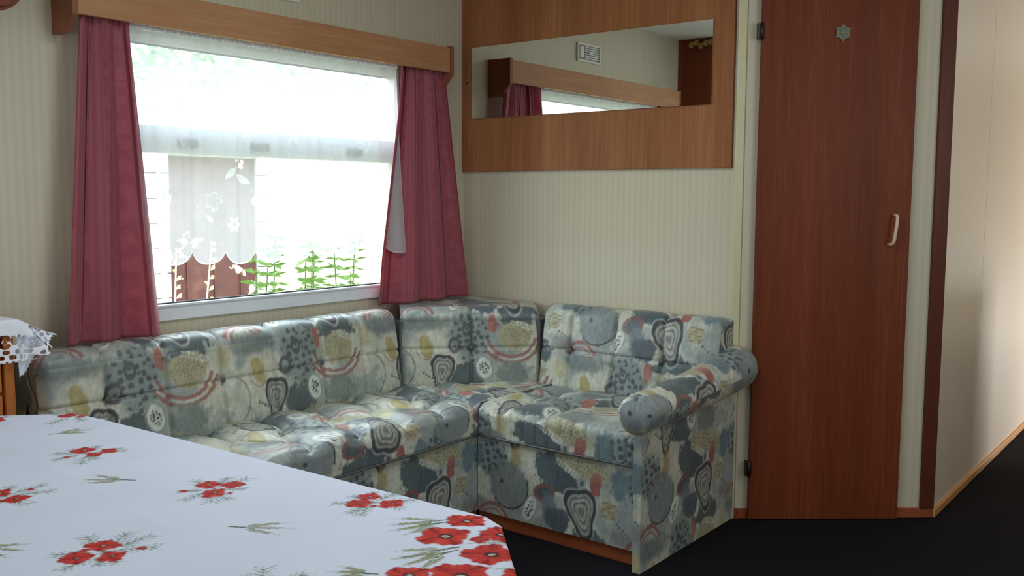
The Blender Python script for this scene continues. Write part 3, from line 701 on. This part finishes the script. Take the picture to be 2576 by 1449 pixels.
def tufts(x, y, pts, seams):
    h = np.zeros(np.broadcast(x, y).shape)
    for a, b in seams:
        ax, ay = a; bx, by = b; dx, dy = bx-ax, by-ay; l2 = dx*dx+dy*dy
        t_ = np.clip(((x-ax)*dx+(y-ay)*dy)/l2, 0, 1); sag = .018*np.sin(np.pi*t_)
        nx, ny = -dy/math.sqrt(l2), dx/math.sqrt(l2)
        d = np.hypot(x-ax-dx*t_-nx*sag, y-ay-dy*t_-ny*sag); h = np.maximum(h, .010*np.exp(-(d/.007)**2) + .017*np.exp(-(d/.040)**2))
    for px_, py_ in pts: h = h + .014*np.exp(-(((x-px_)**2+(y-py_)**2)/.026**2))
    return h
rowA = [(.495, -2.0+.2*i+.0) for i in range(7)] ; rowB = [(.345, -1.9+.2*i) for i in range(8)]
pts = rowA + rowB; sm = [(rowA[i], rowB[i]) for i in range(7)] + [(rowA[i], rowB[max(i-1, 0)]) for i in range(1, 7)] + [(p, (.64, p[1]-.03)) for p in rowA] + [(p, (.15, p[1]+.03)) for p in rowB]
pts += [(.40, -.60), (.46, -.36)]; sm += [((.40, -.60), (.64, -.66)), ((.40, -.60), (.345, -.5)), ((.40, -.60), (.495, -.8)), ((.46, -.36), (.40, -.60)), ((.46, -.36), (.70, -.33)), ((.46, -.36), (.30, -.40))]
pts2 = [(.745, -.33), (.925, -.49), (1.10, -.33), (.745, -.50), (1.24, -.48)]
sm2 = [((.745, -.33), (.925, -.49)), ((.925, -.49), (1.10, -.33)), ((1.10, -.33), (1.24, -.48)), ((.925, -.49), (.90, -.66)), ((.745, -.50), (.745, -.33)), ((.745, -.50), (.72, -.66)), ((1.24, -.48), (1.27, -.66)), ((.745, -.33), (.66, -.36)), ((.745, -.33), (.80, -.16)), ((1.10, -.33), (1.10, -.16)), ((1.24, -.48), (1.33, -.40))]
def seat(name, long_):
    st_ = .0048
    q_, nn, sN = resample([(.13, .33), (.13, .445), (.35, .458), (.560, .455)] + arcpts((.600, .412), .040, 90, 0, 9) + [(.640, .338), (.632, .330), (.13, .329)], st_)
    nn = -nn
    if long_: U = np.arange(-2.0, -.14, st_)
    else: U = np.arange(.6425, 1.318, st_)
    u = U[:, None]; d_ = q_[None, :, 0]
    D = d_ + 0*u; Zh = q_[None, :, 1] + 0*u; DN_ = nn[None, :, :] + 0*u[..., None]
    if long_: Xw, Yw = D, u + 0*D
    else: Xw, Yw = u + 0*D, -(D+.020)
    topw = np.clip(DN_[..., 1]*1.6-.2, 0, 1)
    h = -tufts(Xw, Yw, pts if long_ else pts2, sm if long_ else sm2)*topw
    # rounded box front is drawn into soft upright pleats
    fr_ = np.clip(DN_[..., 0], 0, 1)*(q_[None, :, 1] > .335)
    pitch = .205 if long_ else .0525
    ph = np.abs(np.mod((u+.02)/pitch, 1)-.5)*pitch
    h = h - fr_*(.006*np.exp(-(ph/.0045)**2) if not long_ else .0)
    if long_: 
        # where it meets the short seat the edge stays square
        sq = np.clip((u+.665)/.02, 0, 1); Zh = Zh + sq*np.where((q_[None, :, 0] > .555) & (q_[None, :, 1] > .40), np.minimum(.452-q_[None, :, 1], .05), 0)
    D2 = D + h*DN_[..., 0]; Z2 = Zh + h*DN_[..., 1] + .004*np.sin(u*9)*topw
    P = np.stack([D2, u+0*D2, Z2], -1) if long_ else np.stack([u+0*D2, -(D2+.020), Z2], -1)
    if long_: c = fabric(u+.93+0*sN[None, :], sN[None, :]+.05+0*u)
    else: c = fabric(u+.05+0*sN[None, :], .90-sN[None, :]+0*u)
    pieces = [(P, c, not long_)]
    for side in (0, -1):
        ring_ = P[side]; cen = ring_.mean(0); R_ = np.stack([ring_+(cen-ring_)*f for f in np.linspace(0, 1, 16)])
        pieces.append((R_, fabric(R_[..., 0]+R_[..., 1], R_[..., 2]), (side == 0) != (not long_)))
    return gridmesh(name, pieces, M['sofa'], sofa)
s1 = seat('seat_cushion', True); s2 = seat('seat_cushion', False)
tube('piping', [(.641, y, .334) for y in np.linspace(-2.0, -.664, 40)], .0042, M['piping'], s1, 8)
tube('piping', [(x, -.661, .334) for x in np.linspace(.648, 1.316, 30)], .0042, M['piping'], s2, 8)
def painted_box(name, lo, hi, face, uv, step=.0045):
    """box with every side painted; `face`: axis of the main side; uv(p)->(u,v) from world points"""
    lo, hi = np.array(lo, float), np.array(hi, float); pieces = []
    for ax in range(3):
        o1, o2 = [i for i in range(3) if i != ax]
        for sgn, val in ((-1, lo[ax]), (1, hi[ax])):
            stp = step if (ax, sgn) in face else .05
            a = np.linspace(lo[o1], hi[o1], max(2, int((hi[o1]-lo[o1])/stp)+1)); b = np.linspace(lo[o2], hi[o2], max(2, int((hi[o2]-lo[o2])/stp)+1))
            P = np.zeros((len(a), len(b), 3)); P[..., ax] = val; P[..., o1] = a[:, None]; P[..., o2] = b[None, :]
            uu, vv = uv(P, ax); pieces.append((P, fabric(uu, vv), (sgn < 0) != (ax == 1)))
    return gridmesh(name, pieces, M['sofa'], sofa)
painted_box('skirt', (.013, -1.995, .050), (.632, -.655, .329), {(0, 1)}, lambda P, ax: (P[..., 1]+1.30 if ax != 1 else P[..., 0], P[..., 2]-.05))
painted_box('skirt', (.633, -.652, .050), (1.3165, -.015, .329), {(1, -1)}, lambda P, ax: (P[..., 0]-.646 if ax != 0 else P[..., 1], P[..., 2]-.05))
block('kick_board', (.02, -1.98, 0), (.622, -.645, .050), M['plinth'], sofa, .001); block('kick_board', (.633, -.642, 0), (1.3165, -.02, .050), M['plinth'], sofa, .001)
# arm: upright panel under a sloping roll
def arm_panel():
    ys = np.linspace(-.697, -.014, 150); ztop = np.interp(ys, [-.70, -.45, -.2, 0], [.485, .492, .515, .55])
    pieces = []; kk = 120
    t_ = np.linspace(0, 1, kk)[None, :]
    for xx, fl in ((1.3465, False), (1.318, True)):
        P = np.zeros((len(ys), kk, 3)); P[..., 0] = xx; P[..., 1] = ys[:, None]; P[..., 2] = .001 + (ztop[:, None]-.001)*t_
        pieces.append((P, fabric(P[..., 1]+.70, P[..., 2]-.10), fl))
    for i, fl in ((0, False), (-1, True)):
        P = np.zeros((9, kk, 3)); P[..., 0] = np.linspace(1.318, 1.3465, 9)[:, None]; P[..., 1] = ys[i]; P[..., 2] = .001+(ztop[i]-.001)*t_
        pieces.append((P, fabric(P[..., 0]-1.36, P[..., 2]-.10), fl))
    return gridmesh('arm_panel', pieces, M['sofa'], sofa)
arm_panel()
def roll():
    key = np.array([(1.336, -.735, .520, .050), (1.336, -.728, .521, .060), (1.336, -.70, .523, .0645), (1.338, -.55, .528, .067), (1.345, -.35, .541, .071), (1.353, -.18, .560, .076), (1.360, -.06, .580, .079), (1.361, -.035, .583, .078), (1.362, -.020, .584, .066)])
    d = np.r_[0, np.cumsum(np.linalg.norm(np.diff(key[:, :3], axis=0), axis=1))]; ts = np.unique(np.r_[np.linspace(0, d[-1], 170), d])
    K = np.stack([np.interp(ts, d, key[:, i]) for i in range(4)], 1); ker = np.ones(7)/7
    for i in (0, 2): K[:, i] = np.convolve(np.pad(K[:, i], 3, 'edge'), ker, 'valid')
    an = np.linspace(0, 2*np.pi, 110); P = np.zeros((len(ts), 110, 3))
    P[..., 0] = K[:, 0:1] + K[:, 3:4]*np.cos(an); P[..., 1] = K[:, 1:2]; P[..., 2] = K[:, 2:3] + K[:, 3:4]*np.sin(an)
    uv_ = fabric(K[:, 1:2]+.20+0*an[None, :], an[None, :]*.07+.12+0*K[:, 1:2])
    pieces = [(P, uv_, True)]
    for i, fl in ((0, True), (-1, False)):
        cen = P[i].mean(0)+np.array((0, -.012 if i == 0 else .004, 0)); f = np.linspace(0, 1, 20)
        R_ = np.stack([P[i]+(cen-P[i])*g_ for g_ in f]); R_[..., 1] = P[i][0, 1] + (cen[1]-P[i][0, 1])*np.sin(f*np.pi/2)[:, None]
        pieces.append((R_, fabric(R_[..., 0]-1.23, R_[..., 2]-.40), not fl if False else fl))
    return gridmesh('armrest', pieces, M['sofa'], sofa)
roll()

# ------------------------------------------------------------------ dining table and its cloth
tbl = empty('dining_table', (1.38, -2.6, 0), 'dining table with cut corners hidden under the poppy tablecloth', 'table')
TP = np.array([(.71, -2.188), (.82, -2.177), (1.895, -2.137), (1.935, -2.153), (2.25, -2.47), (2.24, -2.76), (1.93, -3.06), (.83, -3.08), (.50, -2.77), (.50, -2.42)])
prism('tabletop', [tuple(p) for p in (TP-TP.mean(0))*.992+TP.mean(0)], 2, .668, .697, M['pine'], tbl)
for lx in (.85, 1.92):
    for ly in (-2.36, -2.88): block('leg', (lx-.03, ly-.03, 0), (lx+.03, ly+.03, .668), M['pine'], tbl, .004)
for lo, hi in (((.88, -2.375, .60), (1.89, -2.345, .668)), ((.88, -2.895, .60), (1.89, -2.865, .668))): block('apron', lo, hi, M['pine'], tbl)
def cloth_print(u, v):
    u, v = np.broadcast_arrays(u, v)
    wu = u+(fbm(u*120, v*120, 2)-.5)*.004; wv = v+(fbm(u*120+9, v*120+4, 2)-.5)*.004
    c = np.zeros(u.shape+(3,)); c[:] = (222, 229, 245)
    def put(i, mk, col, op=1.0):
        kq = (np.clip(mk, 0, 1)*op)[..., None]; c[i] = c[i]*(1-kq)+np.asarray(col, float)*kq
    def win_(cx, cy, r):
        iu = np.where(np.abs(u[:, 0]-cx) < r)[0]; iv = np.where(np.abs(v[0]-cy) < r)[0]
        return (slice(iu[0], iu[-1]+1), slice(iv[0], iv[-1]+1)) if len(iu) and len(iv) else None
    def stroke(x0, y0, x1, y1, w0, w1, col, op=.9, sag=0.0):
        cx, cy = (x0+x1)/2, (y0+y1)/2; r = math.hypot(x1-x0, y1-y0)/2+abs(sag)+.012; i = win_(cx, cy, r)
        if i is None: return
        X_, Y_ = wu[i], wv[i]; dx, dy = x1-x0, y1-y0; l = math.hypot(dx, dy); t_ = np.clip(((X_-x0)*dx+(Y_-y0)*dy)/l/l, 0, 1)
        nx, ny = -dy/l, dx/l; o_ = sag*np.sin(np.pi*t_); d = np.hypot(X_-x0-dx*t_-nx*o_, Y_-y0-dy*t_-ny*o_)
        put(i, (w0+(w1-w0)*t_-d)/.0012+.5, col, op)
    def poppy(cx, cy, r, seed, squash=1.0, rot=0.0):
        i = win_(cx, cy, r*1.4)
        if i is None: return
        X_, Y_ = wu[i]-cx, wv[i]-cy; ca_, sa_ = math.cos(rot), math.sin(rot); X_, Y_ = X_*ca_+Y_*sa_, (-X_*sa_+Y_*ca_)/squash
        rr = np.hypot(X_, Y_); an = np.arctan2(Y_, X_); ph = seed*1.7
        ed = r*(.90+.10*np.cos(4*an+ph)+.05*np.cos(9*an+ph*2)+.03*np.cos(17*an+ph))
        fl = fbm(an*5+seed*3, rr/r*1.2, 2); shade = np.clip(.45+.9*(fl-.5)+.35*rr/r, 0, 1)[..., None]
        col = np.array((146, 18, 24.))*(1-shade)+np.array((228, 72, 54.))*shade
        k2 = np.clip((fbm(an*9+seed, rr/r*2, 2)-.60)*5, 0, 1)[..., None]*.6; col = col*(1-k2)+np.array((232, 110, 80.))*k2
        lo_ = np.clip(np.abs(np.cos(2*an+ph/2))**30, 0, 1)[..., None]*np.clip(rr/r+.15, 0, 1)[..., None]*.8; col = col*(1-lo_)+np.array((116, 14, 22.))*lo_
        mk = np.clip((ed-rr)/.0018+.5, 0, 1)[..., None]; c[i] = c[i]*(1-mk)+col*mk
        put(i, 1-np.abs(ed-rr)/.0022, (140, 18, 26), .5)
        ce = np.hypot(X_-r*.08, Y_+r*.05)
        put(i, (r*.27-ce)/.0016, (54, 26, 38), .9); put(i, (r*.15-ce)/.0016, (206, 204, 178)); put(i, (r*.06-ce)/.0014, (110, 112, 92))
    def fern(x, y, an, ln, nb=5, col=(112, 128, 108)):
        x1, y1 = x+ln*math.cos(an), y+ln*math.sin(an); stroke(x, y, x1, y1, .0011, .0006, col, .85)
        for j in range(nb):
            t_ = .3+.65*j/nb
            for s_ in (-1, 1):
                bx, by = x+(x1-x)*t_, y+(y1-y)*t_; a2 = an+s_*.75; stroke(bx, by, bx+ln*.28*(1.1-t_*.4)*math.cos(a2), by+ln*.28*math.sin(a2), .0017, .0004, col, .75)
    def wheat(x0, y0, x1, y1):
        an = math.atan2(y1-y0, x1-x0); ln = math.hypot(x1-x0, y1-y0)
        for da, sc_, sg in ((-.30, .95, .006), (0.02, 1.05, -.003), (.30, .9, -.007)):
            a = an+da; ex, ey = x0+ln*sc_*math.cos(a), y0+ln*sc_*math.sin(a); stroke(x0, y0, ex, ey, .0014, .0007, (84, 92, 70), .95, sg)
            for j in range(7):
                t_ = .42+.55*j/7; bx, by = x0+(ex-x0)*t_, y0+(ey-y0)*t_
                for s_ in (-1, 1): stroke(bx, by, bx+.010*math.cos(a+s_*.5), by+.010*math.sin(a+s_*.5), .0016, .0006, (150, 154, 118), .9)
            for s_ in (-.12, .12): stroke(ex, ey, ex+.016*math.cos(a+s_), ey+.016*math.sin(a+s_), .0006, .0003, (150, 156, 124), .7)
    fi = np.random.default_rng(3)
    def bouquet(items, scale=1.0, nf=8):
        cx = np.mean([p[0] for p in items]); cy = np.mean([p[1] for p in items])
        for j in range(nf): fern(cx, cy, j*6.283/nf+fi.uniform(-.3, .3), fi.uniform(.055, .085)*scale)
        for j, (x_, y_, r_) in enumerate(items): poppy(x_, y_, r_, fi.uniform(0, 9), fi.uniform(.8, 1.0), fi.uniform(0, 3))
    bouquet([(1.034, -2.335, .024), (1.075, -2.303, .020), (1.079, -2.336, .018), (1.057, -2.380, .006)])
    bouquet([(1.417, -2.311, .022), (1.449, -2.284, .021), (1.464, -2.333, .025), (1.415, -2.358, .007), (1.485, -2.315, .005)])
    bouquet([(1.547, -2.574, .026), (1.563, -2.622, .024), (1.596, -2.588, .022), (1.600, -2.545, .007), (1.545, -2.600, .007)])
    bouquet([(1.681, -2.181, .020), (1.694, -2.217, .022), (1.736, -2.183, .024), (1.722, -2.209, .006)])
    bouquet([(1.185, -2.560, .024), (1.237, -2.556, .024), (1.205, -2.517, .006), (1.20, -2.61, .02)])
    bouquet([(.720, -2.205, .024), (.75, -2.19, .012)], 1.1, 5); bouquet([(.640, -2.335, .030), (.60, -2.37, .026)], .9, 5)
    bouquet([(1.835, -2.515, .022), (1.87, -2.53, .022), (1.85, -2.56, .022)])
    for x_, y_ in ((.66, -2.72), (1.25, -2.86), (1.02, -2.66), (1.62, -2.84)): bouquet([(x_, y_, .024), (x_+.04, y_+.02, .022), (x_+.02, y_-.035, .02)])
    for a in ((.858, -2.318, .880, -2.248), (1.292, -2.376, 1.226, -2.426), (1.622, -2.414, 1.69, -2.370), (1.02, -2.50, .95, -2.53), (1.40, -2.70, 1.47, -2.66), (.80, -2.52, .86, -2.47)): wheat(*a)
    # garland of large poppies along the cut right corner
    for a in ((1.865, -2.175, 1.815, -2.245), (1.868, -2.188, 1.830, -2.262), (1.955, -2.268, 1.935, -2.350), (1.948, -2.258, 1.915, -2.335), (1.93, -2.40, 1.885, -2.425), (2.02, -2.36, 1.99, -2.43)): wheat(*a)
    for x_, y_, a_ in ((1.95, -2.24, .8), (1.99, -2.23, .3), (2.03, -2.29, .4), (2.06, -2.27, -.2), (1.93, -2.19, .9), (2.0, -2.2, .6), (2.06, -2.24, .5), (2.1, -2.3, .4), (2.12, -2.36, .2)): fern(x_, y_, a_, .07, 6, (138, 150, 120))
    poppy(1.884, -2.168, .034, 1.2, .85, .4); poppy(1.902, -2.240, .042, 3.1, .95, 1.0); poppy(1.962, -2.180, .034, 5.4, .9, 0); poppy(1.953, -2.217, .015, 2.2)
    poppy(2.000, -2.252, .042, 7.7, .92, .7); poppy(2.016, -2.335, .046, 4.4, .95, .2); poppy(1.962, -2.378, .034, 6.1, .9, .9); poppy(2.082, -2.285, .030, 8.3); poppy(2.11, -2.40, .042, 3.9); poppy(2.15, -2.50, .04, 1.9); poppy(2.04, -2.45, .036, 2.7)
    for x_ in np.arange(2.10, 2.25, .07): poppy(x_+.02, -2.62-.6*(x_-2.1), .036, x_*31)
    for x_ in np.arange(.70, 2.0, .24): poppy(x_, -3.0, .032, x_*17)
    c *= (1-.02*vnoise(u*14, v*10))[..., None]
    return lin(np.clip(c, 0, 250))
def tablecloth():
    st_ = .0025; A_ = np.arange(.33, 2.43, st_); B_ = np.arange(-3.22, -1.99, st_); u = A_[:, None]+0*B_[None, :]; v = B_[None, :]+0*A_[:, None]
    n_ = len(TP); best = np.full(u.shape, 1e9); NX = np.zeros(u.shape); NY = np.zeros(u.shape); inside = np.ones(u.shape, bool); SP = np.zeros(u.shape); acc = 0
    for i in range(n_):
        a, b = TP[i], TP[(i+1) % n_]; e = b-a; l = np.hypot(*e); out = np.array((-e[1], e[0]))/l
        inside &= ((u-a[0])*out[0]+(v-a[1])*out[1]) <= 0
        t_ = np.clip(((u-a[0])*e[0]+(v-a[1])*e[1])/l/l, 0, 1); qx, qy = a[0]+e[0]*t_, a[1]+e[1]*t_; d = np.hypot(u-qx, v-qy); k_ = d < best
        best = np.where(k_, d, best); NX = np.where(k_, qx, NX); NY = np.where(k_, qy, NY); SP = np.where(k_, acc+l*t_, SP); acc += l
    d = np.where(inside, 0, best); nx = (u-NX)/np.maximum(best, 1e-6); ny = (v-NY)/np.maximum(best, 1e-6)
    r = .007; th = np.minimum(d/r, math.pi/2); out_ = r*np.sin(th); down = r*(1-np.cos(th))+np.maximum(d-r*math.pi/2, 0)*.985
    fold = (.5+.5*np.sin(SP*38+1.0))*.055*np.clip(d-.01, 0, 1)**1.0*2.2
    out_ = out_+np.where(d > 0, fold+.10*np.maximum(d-.012, 0), 0)
    x = np.where(inside, u, NX+nx*out_); y = np.where(inside, v, NY+ny*out_)
    crease = .0012*np.exp(-((v+2.44+.10*(u-1.2))/.012)**2)*inside - .0012*np.exp(-((u-1.30)/.010)**2)*inside
    z = .6985+crease+.0006*fbm(u*8, v*8)-down
    return gridmesh('tablecloth', [(np.stack([x, y, z], -1), cloth_print(u, v), False)], M['cloth'])
tag(tablecloth(), 'white tablecloth printed with red poppies and wheat ears spread over the dining table', 'tablecloth')

# ------------------------------------------------------------------ sideboard and lace doily at the left edge
sb = empty('sideboard', (.19, -2.6, 0), 'orange pine sideboard at the left edge below the lace doily', 'sideboard')
FX, SY, TZ = .362, -2.155, .884
block('body', (.004, -3.0, .05), (FX-.020, SY-.004, TZ-.022), M['pine'], sb, .001); block('top', (.002, -3.01, TZ-.020), (FX+.004, SY, TZ), M['pine'], sb, .004)
block('base', (.02, -2.98, 0), (FX-.05, SY-.03, .05), M['pine'], sb)
block('stile', (FX-.022, SY-.028, .05), (FX, SY-.004, TZ-.022), M['pine'], sb, .002); block('stile', (FX-.022, -3.0, .05), (FX, -2.975, TZ-.022), M['pine'], sb, .002)
for z0, z1 in ((.700, .856), (.535, .693), (.370, .528)):
    d_ = block('drawer', (FX-.020, -2.970, z0), (FX-.003, SY-.034, z1), M['pine'], sb, .004)
    ball('knob', (FX+.008, -2.57, (z0+z1)/2), .014, M['pine'], d_)
for y0, y1 in ((-2.970, -2.582), (-2.575, SY-.034)):
    d_ = block('door', (FX-.020, y0, .06), (FX-.003, y1, .363), M['pine'], sb, .004); ball('knob', (FX+.008, (y0+y1)/2, .30), .012, M['pine'], d_)
def doily():
    st_ = .0022; a = np.arange(-.30, .118, st_); b = np.arange(-.62, .118, st_); A_ = a[:, None]+0*b[None, :]; B_ = b[None, :]+0*a[:, None]
    oa = np.maximum(A_, 0); ob = np.maximum(B_, 0); d = np.hypot(oa, ob); nx = np.where(d > 0, oa/np.maximum(d, 1e-6), 0); ny = np.where(d > 0, ob/np.maximum(d, 1e-6), 0)
    r = .008; th = np.minimum(d/r, math.pi/2); ou = r*np.sin(th); dn = r*(1-np.cos(th))+np.maximum(d-r*1.571, 0)
    cor = nx*ny*2; wy = ny**2; ou = ou+(.08+.70*wy)*np.maximum(d-r, 0); dn = dn*(1-.55*wy)
    an = np.arctan2(ob, oa); ou = ou+.012*np.sin(an*9)*np.clip(d/.10, 0, 1)*cor
    P = np.stack([np.where(A_ > 0, FX+.004, FX+.004+A_)+nx*ou, np.where(B_ > 0, SY, SY+B_)+ny*ou, TZ+.0015-dn], -1)
    # distance inwards from the doily's own rim
    e = np.minimum(.116-A_, .116-B_)
    along = np.where(.116-A_ < .116-B_, B_, A_); ph = np.mod(along/.030, 1)
    rim = .006+.0045*np.abs(np.sin(np.pi*along/.015)); keep = e > (.0105-rim*.9)
    hole = np.zeros(A_.shape, bool)
    hole |= (np.hypot((ph-.5)*.030/.0085, (e-.017)/.0052) < 1)                                   # eyelets near the rim
    ph2 = np.mod(along/.030+.5, 1); hole |= (np.hypot((ph2-.5)*.030/.0075, (e-.030)/.0050) < 1)
    ph3 = np.mod(along/.046+.2, 1); qx, qy = (ph3-.5)*.046, e-.056; rr = np.hypot(qx, qy); hole |= (rr < .0165) & (rr > .0082) & (np.mod(np.arctan2(qy, qx)+.6, 6.283) > .9)  # scroll rings
    hole |= (rr < .0042)
    hole |= np.hypot((np.mod(along/.046+.7, 1)-.5)*.046/.006, (e-.058)/.011) < 1
    cr = np.hypot(np.maximum(A_-.052, 0), np.maximum(B_-.052, 0)); keep &= (cr < .060+.004*np.sin(np.arctan2(np.maximum(B_-.052, 0), np.maximum(A_-.052, 1e-6))*16)) | (A_ < .052) | (B_ < .052)
    keep &= ~(hole & (e < .085))
    o = gridmesh('lace_doily', [(P, None, False)], M['lace'], None, keep.ravel())
    md = o.modifiers.new('thick', 'SOLIDIFY'); md.thickness = .0012
    tag(o, 'white cutwork lace doily draped over the corner of the pine sideboard', 'doily')
    # pale spotted tulle inner layer hanging behind the corner
    a2 = np.linspace(0, 1, 120)[:, None]; t2 = np.linspace(0, 1, 60)[None, :]
    zt_ = TZ-.012-.035*a2; zl = TZ-.150+.112*a2**1.15+.0045*np.abs(np.sin(a2*36)); zl = np.minimum(zl, zt_-.004)
    Q = np.stack([FX+.004+.010*np.sin(a2*7+t2)*t2+0*a2, SY+.002+.098*a2+0*t2, zt_*(1-t2)+zl*t2], -1)
    tl = gridmesh('tulle_layer', [(Q, None, False)], M['tulle'], o); md = tl.modifiers.new('thick', 'SOLIDIFY'); md.thickness = .0008
doily()
